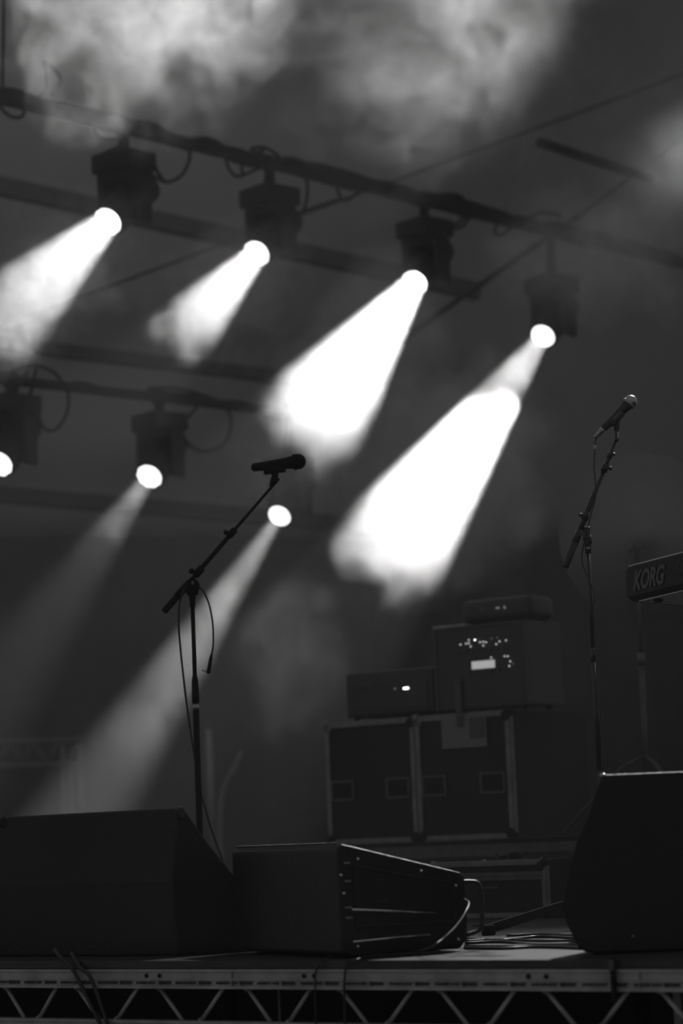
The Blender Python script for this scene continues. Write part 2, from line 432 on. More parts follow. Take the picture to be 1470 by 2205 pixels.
def onb(px): return bp((px - 352) / (592 - 352.))
t = MB(); t.tube([onb(352), onb(354), onb(383), onb(386)], [.008, .0115, .0115, .009], 18); t.build('grip', M_MATTE, st)
t = MB(); t.tube([onb(380), onb(500)], .0078, 16); t.build('boom_tube', M_MATTE, st)
t = MB(); t.tube([onb(495), onb(592)], .0050, 14); t.build('boom_rod', M_MATTE, st)
for q, s_ in ((499, 1.0), (427, 1.15)):
    t = MB(); c = onb(q); d = (P2 - P1).normalized(); t.tube([c - d * .016 * s_, c + d * .016 * s_], .0115 * s_, 16)
    k_ = Vector((-.9, -.3, .05)).normalized(); t.tube([c, c + k_ * .022 * s_], .005, 10); t.ball(c + k_ * .021 * s_, .0088 * s_, 14); t.build('boom_clutch', M_MATTE, st)
t = MB(); c = onb(392); d = (P2 - P1).normalized(); t.tube([c - d * .03, c + d * .035], .0125, 16); t.build('boom_sleeve', M_MATTE, st)
t = MB(); t.box(L(416, 1257) + Vector((0, -.035, 0)), (.0042, .001, .0055)); t.build('sticker', M_PAPER, st)
m1, a, b, d = mic((543, 1007), (656, 992), FD - .018, M_MATTE, M_MATTE, 'black microphone in silhouette on the left boom stand, pointing right')
t = MB(); t.lathe(a - d * .0, -d, [(0, .0085), (.004, .0080)]); t.build('plug_socket', M_BLACK, m1)
u_ = Vector((-d.z, 0, d.x)).normalized()
c1 = at(590, 1004, FD - .018)
clip = MB(); clip.rbox(c1 - u_ * .010, (.038, .016, .014), (d, d.cross(u_), u_), .006)
clip.tube([c1 - u_ * .012, at(592, 1030, FD - .018)], [.016, .009], 14); clip.tube([at(592, 1022, FD - .018), at(584, 1047, FD - .018)], [.0105, .0085], 14); clip.tube([at(596, 1027, FD - .018), at(588, 1038, FD - .018)], .013, 14)
clip.build('clip', M_MATTE, st)
def cable(name, pts, r, label, m=None, cat='cable', group=None, n=8, parent=None):
    t = MB(); t.tube(curve(pts, 8), r, 10); o = t.build(name, m or M_RUB)
    return tag(o, label, cat, group)
def LF(x_, y_, dy=0.0): return at(x_, y_, FD + dy)
cb = cable('microphone_cable', [LF(402, 1262, -.03), LF(392, 1278, -.03), LF(385, 1310, -.03), LF(386, 1370, -.025), LF(394, 1450, -.02), LF(405, 1540, -.018), LF(418, 1625, -.016), LF(428, 1690, .02), LF(443, 1745, .03), LF(458, 1795, .03), LF(478, 1850, .03), LF(500, 1930, .05), LF(520, 2006, .06)], .0035, 'black cable falling from the boom joint down along the left stand pole')
cb2 = cable('instrument_cable', [LF(428, 1262, -.02), LF(440, 1277, -.02), LF(451, 1305, -.02), LF(458, 1345, -.02), LF(459, 1385, -.02), LF(455, 1412, -.02)], .0030, 'short black cable looping down right of the left stand, ending in an angled plug')
t = MB(); a_, b_ = LF(455, 1408, -.02), LF(449, 1446, -.02); t.tube([a_, a_.lerp(b_, .3), b_], [.0035, .006, .0068], 12); t.ball(b_, .0078, 12)
pl = t.build('plug', M_MATTE, cb2); t = MB(); t.tube([b_, LF(434, 1443, -.02)], .0024, 10); t.build('plug_tip', M_STEEL, pl)

# right stand
RB = ground(1300, 2000); RB.z = 0
FR = RB.y
def Rr(x_, y_, dy=0.0): return at(x_, y_, FR + dy)
st = thing('microphone_stand', RB, 'black boom microphone stand at the right with glinting edges and white joint strip', 'microphone stand', 'microphone stands')
jt = Rr(1266, 1182); RB2 = Vector((jt.x + .012, FR, 0)); 
pt = Vector((jt.x, FR, jt.z))
t = MB(); t.tube([Rr(1291, 1660), Rr(1276, 1400)], .0080, 16); t.tube([Vector((Rr(1291, 1660).x + .006, FR, .03)), Rr(1291, 1660)], .0080, 16); t.build('lower_pole', M_GLOSS, st)
t = MB(); t.tube([Rr(1277, 1420), Rr(1266, 1185)], .0062, 16); t.build('upper_pole', M_GLOSS, st)
t = MB(); t.tube([Rr(1278, 1425), Rr(1277, 1395)], .0092, 16); t.build('clutch', M_GLOSS, st)
t = MB(); t.box(Rr(1281, 1403, -.0095), (.0012, .001, .0100)); t.build('sticker', M_TAPE, st)
t = MB(); t.lathe(Rr(1266, 1192), Z, [(0, .009), (.03, .0105), (.05, .013), (.062, .012)], 18); t.rbox(Rr(1262, 1150), (.012, .012, .022), (X, Y_, Z), .006); t.build('boom_joint', M_GLOSS, st)
t = MB(); t.ball(Rr(1270, 1163, -.012), .0115, 16, sc=(.6, .8, 1.25)); t.build('joint_disc', M_GLOSS, st)
t = MB(); t.rbox(Rr(1266, 1180, -.013), (.0055, .002, .0035), r=.0015); t.build('white_strip', M_TAPE, st, label='white strip on the joint'); t = MB(); t.box(Rr(1256, 1151, -.0155), (.0035, .0008, .0075)); t.build('sticker', M_INK, st)
Q1, Q2 = Rr(1216, 1222, -.018), Rr(1327, 945, -.018)
def oq(f): return Q1.lerp(Q2, f)
t = MB(); t.tube([oq(0), oq(.01), oq(.19), oq(.2)], [.009, .0105, .0115, .008], 18); t.build('grip', M_GLOSS, st)
t = MB(); t.tube([oq(.15), oq(.76)], .0082, 16); t.build('boom_tube', M_GLOSS, st)
t = MB(); t.tube([oq(.72), oq(1.0)], .0055, 14); t.build('boom_rod', M_GLOSS, st)
dq = (Q2 - Q1).normalized()
t = MB(); c = oq(.245); t.tube([c - dq * .02, c + dq * .02], .0115, 16); t.build('boom_sleeve', M_GLOSS, st)
for f, k_ in ((.40, Vector((-1, -.3, .15))), (.775, Vector((1, -.4, -.25))), (.87, Vector((.9, -.6, .1)))):
    c = oq(f); k_ = k_.normalized(); s_ = .8 if f > .8 else 1
    t = MB(); t.tube([c - dq * .013 * s_, c + dq * .013 * s_], .0105 * s_, 16); t.tube([c, c + k_ * .017], .004 * s_, 10); t.ball(c + k_ * .017 * s_, .0062 * s_, 14); t.build('boom_clutch', M_GLOSS, st)
t = MB(); t.rbox(Rr(1327, 938, -.018), (.0058, .008, .018), r=.004); t.build('clip', M_GLOSS, st)
t = MB(); t.box(Rr(1330, 937, -.0275), (.0022, .001, .0085)); t.ball(Rr(1327, 921, -.027), .0018, 8); t.build('clip_bolt', M_STEEL, st)
for ang in (165 + 35, 80, -30):
    d = Vector((math.cos(math.radians(ang)), math.sin(math.radians(ang)), 0)); t = MB(); bb = Vector((RB.x, RB.y, 0))
    if ang == 200:
        e = ground(1052, 2014); t.beam(bb + Z * .105, e + Z * .018, .018, .026); t.rbox(e + Z * .015, (.02, .016, .015), r=.005)
    else: t.beam(bb + Z * .095, bb + d * .3 + Z * .012, .014, .016)
    t.build('leg', M_MATTE, st, bevel=.002)
m2, a, b, d = mic((1298, 924), (1366, 856), FR - .018, M_BLACK, M_GRILLE, 'microphone with a bright silver top on the right boom stand, pointing up right')
# plug at the tail
t = MB(); t.lathe(a + d * .002, -d, [(0, .0085), (.01, .0092), (.012, .0082), (.024, .0085), (.026, .0070), (.036, .0065), (.040, .004)]); t.build('plug', M_STEEL, m2)
u_ = Vector((-d.z, 0, d.x)).normalized(); c1 = a + d * .052
t = MB(); t.rbox(c1 - u_ * .007 - Y_ * .004, (.026, .015, .010), (d, d.cross(u_), u_), .005); t.tube([c1 - u_ * .01, Rr(1326, 928, -.018)], [.011, .007], 12); t.build('clip_cradle', M_BLACK, st)
t = MB(); t.box(c1 + d * .004 - u_ * .002 - Y_ * .0200, (.017, .0006, .0028), (d, d.cross(u_), u_)); t.build('label_plate', M_INK, m2)
cable('microphone_cable', [Rr(1287, 937, -.02), Rr(1282, 950, -.02), Rr(1280, 975, -.02), Rr(1279, 1010, -.02), Rr(1282, 1045, -.026), Rr(1281, 1075, -.03), Rr(1274, 1100, -.03), Rr(1262, 1150, -.035), Rr(1252, 1200, -.02), Rr(1262, 1236, -.012), Rr(1274, 1262, -.012), Rr(1279, 1285, -.012), Rr(1277, 1310, -.012), Rr(1281, 1370, -.012), Rr(1284, 1440, -.012), Rr(1286, 1500, -.012), Rr(1296, 1560, -.012), Rr(1296, 1650, -.012), Rr(1310, 1800, -.0), Rr(1320, 1990, .02)], .0022, 'thin cable hanging from the silver-topped microphone along the right stand')
t = MB(); t.lathe(Rr(1280, 968, -.02), Z, [(0, .003), (.002, .0042), (.011, .0040), (.013, .002)], 12); t.build('cable_tag', M_TAPE, st)

# ------------------------------------------------------------------ cables on the deck
def G(x_, y_, z=.004): return ground(x_, y_, z)
cable('deck_cable', [at(1000, 1936, 6.12), at(1009, 1944, 6.08), at(1004, 1960, 6.03), at(985, 1990, 5.98), at(955, 2020, 5.93), at(925, 2040, 5.92), G(880, 2051), G(820, 2055), G(780, 2050, .005), G(750, 2046, .008), G(725, 2050, .010), G(706, 2062, .006), front(694, -.01) - E2 * .012, front(686, -.06) - E2 * .016, front(683, -.3) - E2 * .014], .0024, 'cable looping from the middle wedge handle over the deck and down the stage front')
cable('deck_cable', [G(940, 2051), G(880, 2054, .006), G(820, 2057), G(785, 2061), G(768, 2067), front(755, -.006) - E2 * .010, front(749, -.04) - E2 * .014, front(745, -.12) - E2 * .012, front(742, -.4) - E2 * .012], .0030, 'thinner cable dropping over the stage edge under the middle wedge')
cable('deck_cable', [front(120, .03) + E2 * .00, front(138, .012) - E2 * .012, front(165, -.02) - E2 * .016, front(182, -.06) - E2 * .016, front(212, -.14) - E2 * .014, front(240, -.22) - E2 * .012], .0055, 'thick black cable crossing the front rail at the far left, leftmost of two')
cable('deck_cable', [front(150, .02) + E2 * .01, front(178, -.014) - E2 * .012, front(200, -.035) - E2 * .016, front(213, -.07) - E2 * .016, front(228, -.13) - E2 * .014, front(250, -.22) - E2 * .012], .0055, 'thick black cable crossing the front rail at the far left, rightmost of two')
rows = [(2020, 2024, 2017, 2022), (2026, 2022, 2027, 2025), (2032, 2028, 2033, 2030), (2037, 2038, 2034, 2036), (2041, 2043, 2040, 2042), (2015, 2012, 2014, 2012)]
for j, rw in enumerate(rows):
    x0 = 1000 if j < 5 else 1090
    xs = [x0, x0 + 80, x0 + 160, 1262]
    cable('deck_cable', [G(x_, y_ + random.uniform(-1.5, 1.5)) for x_, y_ in zip(xs, rw)], .0035 if j % 2 else .0042, 'black cable lying on the deck between the middle and right wedges', group='cables lying on the deck')

# ------------------------------------------------------------------ risers, flight cases and amplifiers
FC = at(1097, 1532, 10.19); ZT = .804
def case_pt(px, z, back=0.0):        # on the front plane of the cases
    r = ray(px, 1600); t_ = (FC + E2 * back - CAM).dot(E2) / r.dot(E2); p = CAM + r * t_; p.z = z; return p
def boxEA(bmb, p0, p1, depth, z0, z1):   # p0 left, p1 right, front plane
    c = (p0 + p1) / 2 + E2 * depth / 2; w = (p1 - p0).dot(E1) / 2; c.z = (z0 + z1) / 2
    return bmb.box(c, (w, depth / 2, (z1 - z0) / 2), EA)
def riser(p0, p1, depth, z1, label, h=.05, braces=True):
    o_ = (p0 + p1) / 2; o_.z = 0
    r_ = thing('riser', o_, label, 'riser', 'risers at the back of the stage')
    t = MB(); boxEA(t, p0 + E2 * .01, p1 + E2 * .01, depth, z1 - .018, z1); t.build('deck_board', M_PLY, r_)
    t = MB(); boxEA(t, p0, p1, .03, z1 - .022 - h, z1 - .019); boxEA(t, p0 - E2 * .003, p1 - E2 * .003, .005, z1 - .028, z1 - .02); boxEA(t, p0 - E2 * .003, p1 - E2 * .003, .005, z1 - .022 - h, z1 - .015 - h); tr_ = t.build('top_rail', M_ALU3, r_)
    w = (p1 - p0).length
    if braces:
        n = max(2, int(w / .16)); zb_ = z1 - .17
        for k in range(n):
            a_ = p0 + (p1 - p0) * ((k + .1) / n); b_ = p0 + (p1 - p0) * ((k + .45) / n); c_ = p0 + (p1 - p0) * ((k + .55) / n); d_ = p0 + (p1 - p0) * ((k + .9) / n)
            for u, v in ((a_, b_), (d_, c_)):
                u = u + E2 * .015; v = v + E2 * .015
                t = MB(); t.tube([Vector((u.x, u.y, z1 - .022 - h)), Vector((v.x, v.y, zb_))], .005, 8); t.build('brace', M_ALU3, r_)
        t = MB(); boxEA(t, p0, p1, .03, zb_ - .03, zb_); t.build('bottom_rail', M_ALU3, r_)
    for f in (.04, .96):
        q = p0.lerp(p1, f) + E2 * .05; t = MB(); t.tube([Vector((q.x, q.y, 0)), Vector((q.x, q.y, z1 - .02))], .02, 14); t.build('leg', M_RIG, r_)
        q = q + E2 * (depth - .1); t = MB(); t.tube([Vector((q.x, q.y, 0)), Vector((q.x, q.y, z1 - .02))], .02, 14); t.build('leg', M_RIG, r_)
    return r_
riser(case_pt(640, 0, -.10), case_pt(1100, 0, -.10), 1.6, .268, 'low riser with an aluminium rail under the two tall flight cases', h=.045, braces=False)
pb0 = at(1052, 1806, 9.05); pb0.z = 0
riser(pb0, pb0 + E1 * 1.9, .95, .272, 'low riser with braced aluminium edge between the flight cases and the right wedge', h=.030)
# white dividers on the rear riser rail are part of it
def flight_case(p0, p1, z0, z1, depth, label, group='tall flight cases', handles=((.18,), (.80,)), cat='flight case', edge=.022, hz=.44):
    o_ = (p0 + p1) / 2 + E2 * depth / 2; o_.z = z0
    r_ = thing('flight_case', o_, label, cat, group)
    t = MB(); boxEA(t, p0 + E2 * .004, p1 + E2 * .004, depth, z0, z1); t.build('shell', M_PLY, r_)
    w = (p1 - p0).dot(E1)
    def fp(f, z, out=0.0):
        q = p0 + E1 * w * f - E2 * out; return Vector((q.x, q.y, z))
    for a_, b_ in ((fp(0, z0), fp(0, z1)), (fp(1, z0), fp(1, z1))):
        s_ = 1 if a_ is not None else 1
    t = MB()
    e = edge
    for f, sg in ((0, 1), (1, -1)):
        q = fp(f, (z0 + z1) / 2, .001) + E1 * sg * e / 2; t.box(q, (e / 2, .005, (z1 - z0) / 2 - .02), EA)
        q2 = fp(f, (z0 + z1) / 2) + E2 * e / 2; t.box(q2 - E1 * sg * .001, (.003, e / 2, (z1 - z0) / 2 - .02), EA)
    for z, sg in ((z0, 1), (z1, -1)):
        q = fp(.5, z + sg * e / 2, .001); t.box(q, (w / 2 - .02, .005, e / 2), EA)
        q = fp(.5, z) + E2 * e / 2; t.box(q, (w / 2 - .02, e / 2, .003), EA)
    t.build('edge_profile', M_ALU2, r_, bevel=.001)
    for f in (0, 1):
        for z in (z0, z1):
            t = MB(); s_ = 1 if z == z0 else -1; q = fp(f, z) + Z * s_ * .008 + E1 * (.006 if f == 0 else -.006)
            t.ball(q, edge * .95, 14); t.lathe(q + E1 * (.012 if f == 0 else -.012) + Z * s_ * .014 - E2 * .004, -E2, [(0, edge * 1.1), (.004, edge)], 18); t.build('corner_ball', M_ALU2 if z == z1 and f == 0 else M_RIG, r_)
    for (f,) in handles:
        c = fp(f, z0 + (z1 - z0) * hz, .004)
        t = MB(); t.frame(c, .062, .044, .008, .003, EA); h_ = t.build('handle', M_ALU3, r_); t = MB(); t.box(c + E2 * .003, (.056, .002, .038), EA); t.box(c - E2 * .006, (.036, .006, .006), EA); t.build('grip', M_RIG, h_)
    return r_, fp
p0, pm_, p1 = case_pt(701, 0), case_pt(894, 0), case_pt(1099, 0)
c1_, fp1 = flight_case(p0, pm_ - E1 * .003, .27, ZT, .6, 'tall black flight case, left of the pair, under the dark amplifier')
c2_, fp2 = flight_case(pm_ + E1 * .003, p1, .27, ZT, .6, 'tall black flight case, right of the pair, with a paper sheet taped on')
t = MB(); q = fp2(.53, ZT - .075, .008); t.box(q, (.115, .0006, .07), EA); o = t.build('paper_sheet', M_PAPER); tag(o, 'grey paper sheet taped over the top front edge of the right tall case', 'paper')
t = MB(); t.box(q - E2 * .001 + E1 * .07 + Z * .01, (.04, .0005, .045), EA); t.build('printed_panel', M_INKDARK, o)

# dark amplifier on the left case
q0, q1 = case_pt(748, 0, .03), case_pt(938, 0, .03)
am = thing('amplifier', (q0 + q1) / 2 + Z * ZT, 'wide dark amplifier with one bright white light, on the left tall case', 'amplifier', 'amplifiers on the flight cases')
t = MB(); c = (q0 + q1) / 2 + E2 * .16; c.z = ZT + .118; t.rbox(c, ((q1 - q0).length / 2, .16, .098), EA, .012); t.build('cabinet', M_BLACK, am)
t = MB(); c = (q0 + q1) / 2 - E2 * .002; c.z = ZT + .108; t.box(c, ((q1 - q0).length / 2 - .03, .003, .06), EA); fpn = t.build('front_panel', M_BLACK, am, bevel=.001)
for f in (.08, .92):
    for bk in (.03, .29):
        t = MB(); q = q0.lerp(q1, f) + E2 * bk; q.z = ZT + .001; t.lathe(q, Z, [(0, .012), (.02, .014)], 12); t.build('foot', M_RIG, am)
def onamp(px, py, out=.006):
    r = ray(px, py); t_ = ((q0 - E2 * out) - CAM).dot(E2) / r.dot(E2); return CAM + r * t_
t = MB(); t.rbox(onamp(874, 1482), (.013, .003, .0032), EA, .0015); t.build('indicator_light', M_LEDHOT, fpn, label='bright white light')
t = MB(); t.ball(onamp(850, 1483), .004, 10); t.build('knob', M_DIM, fpn)
t = MB(); t.frame(onamp(790, 1485), .03, .026, .005, .002, EA); t.build('badge', M_INKDARK, fpn)
t = MB(); qq = onamp(930, 1438); t.rbox(qq + E2 * .03, (.018, .03, .004), EA, .002); t.build('top_corner', M_ALU3, am)

# amplifier head with knobs and a display on the right case
k0, k1 = case_pt(944, 0, .0), case_pt(1136, 0, .0); k1 = k0 + E1 * ((p1 - k0).dot(E1) + .11)
q0 = k0 - E2 * .0; q1 = k1
kz0, kz1 = ZT + .018, ZT + .372
am = thing('amplifier', (q0 + q1) / 2 + Z * ZT, 'square amplifier with rows of glowing knobs and a lit display, on the right tall case', 'amplifier', 'amplifiers on the flight cases')
t = MB(); c = (q0 + q1) / 2 + E2 * .13; c.z = (kz0 + kz1) / 2; t.box(c, ((q1 - q0).length / 2, .13, (kz1 - kz0) / 2), EA); t.build('cabinet', M_BLACK, am, bevel=.004)
W2 = (q1 - q0).length / 2
t = MB(); c = (q0 + q1) / 2 - E2 * .004; c.z = (kz0 + kz1) / 2
t.box(c + E1 * (W2 - .006), (.006, .004, (kz1 - kz0) / 2), EA); t.box(c - E1 * (W2 - .006), (.006, .004, (kz1 - kz0) / 2), EA); t.box(c + Z * ((kz1 - kz0) / 2 - .005), (W2, .004, .005), EA); t.build('frame', M_INKDARK, am, bevel=.001)
t = MB(); c2 = q0 + E1 * .085 + E2 * .02; c2.z = kz1 + .004; t.rbox(c2, (.085, .03, .005), EA, .003); t.build('top_trim', M_ALU, am, label='pale trim on the top left edge')
t = MB(); t.box(c + E2 * .003, (W2 - .015, .002, (kz1 - kz0) / 2 - .015), EA); pn = t.build('front_panel', M_BLACK, am)
for f in (.08, .90):
    for bk in (.03, .22):
        t = MB(); q = q0.lerp(q1, f) + E2 * bk; q.z = ZT + .001; t.lathe(q, Z, [(0, .012), (.02, .014)], 12); t.build('foot', M_RIG, am)
leds = [(991, 1388, 1), (1003, 1386, .8), (1009, 1378, .6), (1013, 1392, .9), (1022, 1378, 3), (1009, 1385, .8), (1033, 1383, .8), (1040, 1382, 1), (1046, 1383, .8), (1040, 1390, .8), (1058, 1375, .3), (1070, 1373, .3), (1075, 1381, 1), (1068, 1387, .9), (1089, 1379, 1), (1057, 1416, .8), (1086, 1413, .8), (1093, 1413, .8), (1098, 1424, .8), (1096, 1434, .8), (1104, 1429, .4)]
for x_, y_, s_ in leds:
    t = MB(); r_ = .0026; t.ball(onamp(x_, y_, .012), r_, 8, sc=(1, 1, 1)); t.build('indicator_light', M_LEDHOT if s_ >= 3 else (M_LED if s_ > .5 else M_DIM), pn)
for x_, y_ in [(987, 1405), (1003, 1403), (1016, 1403), (1030, 1401), (1043, 1401), (1057, 1399), (1071, 1397), (1086, 1395), (1009, 1420), (1024, 1418), (1036, 1418), (1012, 1448), (1026, 1448), (1041, 1447), (1056, 1446), (1075, 1443), (991, 1457), (1009, 1431)]:
    t = MB(); t.lathe(onamp(x_, y_, .004), -E2, [(0, .006), (.010, .005)], 12); t.build('knob', M_INKDARK, pn)
t = MB(); t.box(onamp(1040, 1431, .008), (.058, .002, .0165), (E1, E2, Z)); t.build('display', M_SCREEN, pn)
t = MB(); qa = onamp(985, 1470, .016); t.rbox(qa - Z * .09, (.016, .004, .095), EA, .003); t.rbox(qa + Z * .004 - E2 * .002, (.020, .006, .006), EA, .003)
o = t.build('towel', M_INKDARK); tag(o, 'narrow dark grey strap hanging down the front of the square amplifier', 'strap'); o.name = 'hanging_strap'

# rounded device on top
kz2 = kz1
r0 = case_pt(1003, 0, .03); r1 = q1 + E2 * .03 + E1 * .0
dv = thing('effects_unit', (r0 + r1) / 2 + Z * kz1, 'dim rounded black unit with a small lit display, on top of the square amplifier', 'effects unit')
t = MB(); c = (r0 + r1) / 2 + E2 * .10; c.z = kz1 + .062; t.rbox(c, ((r1 - r0).length / 2, .10, .050), EA, .03, 4); t.build('housing', M_BLACK, dv)
t = MB(); c.z = kz1 + .007; t.box(c, ((r1 - r0).length / 2 - .04, .08, .009), EA); t.build('base', M_RIG, dv)
def ondv(px, py, out=.0):
    r = ray(px, py); t_ = ((r0 - E2 * out) - CAM).dot(E2) / r.dot(E2); return CAM + r * t_
t = MB(); t.box(ondv(1039, 1311, .001), (.017, .002, .012), EA); t.build('label_plate', M_INKDARK, dv)
t = MB(); t.box(ondv(1071, 1309, .001), (.009, .002, .0035), EA); t.box(ondv(1086, 1308, .001), (.0035, .002, .006), EA); t.build('display', M_DIM, dv)

# low rack case on the deck
lr = ground(1180, 1977); lr.z = 0; ll = lr - E1 * .47
c3, fp3 = flight_case(ll, lr, .004, .197, .45, 'low black rack case with two aluminium strips, lying on the deck behind the middle wedge', group=None, handles=(), edge=.016)
t = MB(); t.box(fp3(.5, .145, .003), (.225, .005, .014), EA); t.box(fp3(.5, .147, .0055), (.225, .005, .0015), EA); t.build('lid_strip', M_ALU3, c3, bevel=.001)
for f in (.0, .47, .97):
    t = MB(); t.ball(fp3(f, .199, .0) , .006, 12); t.build('stacking_knob', M_STEEL, c3)
t = MB(); t.ball(fp3(.42, .108, .004), .0055, 10); t.build('lock', M_STEEL, c3); t = MB(); t.box(fp3(.52, .108, .003), (.026, .002, .0035), EA); t.build('badge', M_INKDARK, c3)

# ------------------------------------------------------------------ keyboard
KD = 7.2
yaw = math.radians(56); tl = math.radians(3)
K1 = Vector((math.cos(yaw) * math.cos(tl), -math.sin(yaw) * math.cos(tl), math.sin(tl)))
K2 = Vector((math.sin(yaw), math.cos(yaw), -math.tan(math.radians(4)))).normalized(); K3 = K1.cross(K2).normalized(); K3 = K3 if K3.z > 0 else -K3
K2 = K3.cross(K1).normalized(); 
k0 = at(1348, 1216, KD)       # near top left corner
KL, KDp, KH = 1.05, .34, .118
kb = thing('keyboard', k0 + K1 * .5 - K3 * KH, 'black stage keyboard at the right edge, its lettered back panel and grey underside visible', 'keyboard')
def kp(a_, b_, c_): return k0 + K1 * a_ + K2 * b_ - K3 * c_
t = MB(); pr = [(0.012, 0), (KDp * .5, -.004), (KDp, .045), (KDp, .098), (KDp - .02, .104), (.02, .112), (.0, .100), (0, .008)]
t.prism([kp(.0, b_, c_) for b_, c_ in pr], K1 * KL); t.build('body', M_CAB, kb, bevel=.004)
t = MB(); t.prism([kp(-.014, b_ + (.006 if b_ < .1 else -.006), c_ + (.006 if c_ < .05 else -.006)) for b_, c_ in pr], K1 * .016); t.build('end_cheek', M_CAB, kb, bevel=.004)
t = MB(); t.prism([kp(.03, .018, .112), kp(KL - .02, .018, .112), kp(KL - .02, KDp - .02, .106), kp(.03, KDp - .02, .106)], -K3 * .003); t.build('underside', M_UNDER, kb, label='grey underside panel')
for a_, b_ in ((.085, .045), (.085, .25), (.9, .045)):
    t = MB(); t.lathe(kp(a_, b_, .112), -K3, [(0, .016), (.010, .014)], 16); t.build('foot', M_RIG, kb)
for a_ in (.06, .22, .32):
    t = MB(); t.lathe(kp(a_, .028, .1145), -K3, [(0, .005), (.002, .004)], 10); t.build('screw', M_RIG, kb)
Kn = -K2
text('KORG', .078, kp(.030, 0, .083) + Kn * .003, K1, K3, M_INK, kb, 'brand_lettering', shear=.35, sx=.62, bold=.0026)
text('NAUTILUS', .040, kp(.225, 0, .050) + Kn * .003, K1, K3, M_INKDARK, kb, 'model_lettering', shear=.3, sx=.9)
text('MUSIC WORKSTATION', .010, kp(.215, 0, .072) + Kn * .003, K1, K3, M_INKDARK, kb, 'small_lettering', shear=.3)
# keyboard stand beyond the frame
ks = thing('keyboard_stand', Vector((kp(.7, .17, 0).x, kp(.7, .17, 0).y, 0)), 'black stand carrying the keyboard beyond the right edge', 'keyboard stand')
for a_ in (.45, .95):
    q = kp(a_, .17, .114); t = MB(); t.tube([Vector((q.x, q.y, .012)), q], .016, 14); t.beam(Vector((q.x, q.y, .014)) - K2 * .22, Vector((q.x, q.y, .014)) + K2 * .22 * 1, .03, .024); t.build('leg', M_RIG, ks)

# ------------------------------------------------------------------ cymbal on its stand
CY = 9.75
cb_ = at(1392, 1700, CY); cz = .272
cs = thing('cymbal_stand', Vector((cb_.x, cb_.y, cz)), 'slim grey cymbal stand on the riser behind the right wedge', 'cymbal stand')
top = at(1370, 1190, CY)
def cyp(y_): 
    f = (y_ - 1190) / (1700 - 1190.); q = top.lerp(Vector((cb_.x, cb_.y, cb_.z)), f); return q
t = MB(); t.tube([Vector((cb_.x, cb_.y, .40)), cyp(1430)], .0105, 14); t.build('lower_tube', M_ALU3, cs)
t = MB(); t.tube([cyp(1436), cyp(1200)], .0080, 14); t.build('upper_tube', M_ALU3, cs)
t = MB(); t.tube([cyp(1432), cyp(1408)], .016, 14); t.build('height_clamp', M_INK, cs)
t = MB(); t.ball(at(1376, 1178, CY - .03), .010, 12); t.tube([at(1352, 1190, CY - .02), at(1368, 1172, CY - .02), at(1372, 1200, CY - .02)], .006, 10); t.tube([at(1366, 1160, CY - .02), at(1372, 1205, CY)], .009, 12); t.build('tilter', M_INK, cs)
for ang in (170, 290, 50):
    d = Vector((math.cos(math.radians(ang)), math.sin(math.radians(ang)), 0)); b_ = Vector((cb_.x, cb_.y, 0))
    t = MB(); t.tube([b_ + Z * .58, b_ + d * .10 + Z * .53, b_ + d * .34 + Z * (cz + .012)], .007, 10); t.tube([b_ + Z * .40, b_ + d * .16 + Z * .46], .006, 8); t.build('leg', M_INKDARK, cs)
cc = at(1388, 1155, CY + .03); nr = (CAM - cc).normalized(); nr = (nr + Z * .12 + X * .15).normalized()
t = MB(); R_ = .348
t.lathe(cc, nr, [(-.002, 0), (-.001, .05), (-.012, .08), (-.022, R_), (-.020, R_), (-.009, .08), (.016, .045), (.022, .012), (.022, 0)], 64)
o = t.build('cymbal', M_DISC); tag(o, 'large dim round cymbal tipped upright behind the keyboard', 'cymbal')

# ------------------------------------------------------------------ lighting pipes, moving heads and their cables
def pd(x_, a, b): # depth of a pipe at column x: 1/depth runs evenly along the photograph
    f = (x_ - a[0]) / (b[0] - a[0]); return 1 / ((1 - f) / a[1] + f / b[1])
P1A, P1B = (0, 12.2), (1190, 15.4)
def pipe1(x_, dy=0): return at(x_, 211 + x_ * (500 - 211) / 1190 + dy, pd(x_, P1A, P1B))
P2A, P2B = (0, 13.6), (600, 15.9)
def pipe2(x_, dy=0): return at(x_, 816 + x_ * (886 - 816) / 600. + dy, pd(x_, P2A, P2B))
def ppipe(fn, x0, x1, r, label, wrap):
    a_, b_ = fn(x0), fn(x1); t = MB(); t.tube([a_, b_], r, 18); o = t.build('lighting_pipe', M_RIG); tag(o, label, 'rigging pipe', 'lighting pipes')
    return o
ppipe(pipe1, -500, 1650, .036, 'dark upper lighting pipe sloping across the top with three moving heads', None)
ppipe(pipe2, -400, 745, .030, 'dark lower lighting pipe at the left, behind the microphone', None)
def bundle(fn, xs, amp, r, label, seed, grp):
    rd = random.Random(seed); pts = []
    for x_ in xs:
        pts.append(fn(x_, rd.uniform(-amp, amp)) + Y_ * rd.uniform(-.06, -.045))
    return cable('rig_cable', pts, r, label, m=M_RIG, group=grp)
for j in range(5):
    bundle(pipe1, list(range(-60 + j * 7, 1500, 62)), 15, .020, 'black cable tied along the upper lighting pipe', 20 + j, 'cables tied along the upper pipe')
for j in range(3):
    bundle(pipe2, list(range(-60 + j * 7, 760, 80)), 10, .014, 'black cable tied along the lower lighting pipe', 40 + j, 'cables tied along the lower pipe')
def loops(fn, P, lst, grp, r=.009, dx=0):
    for pts, lab in lst:
        q = [at(x_, y_, pd(max(-50, min(1500, x_)), *P) - .06) for x_, y_ in pts]
        cable('cable_loop', q, r, lab, m=M_RIG, group=grp)
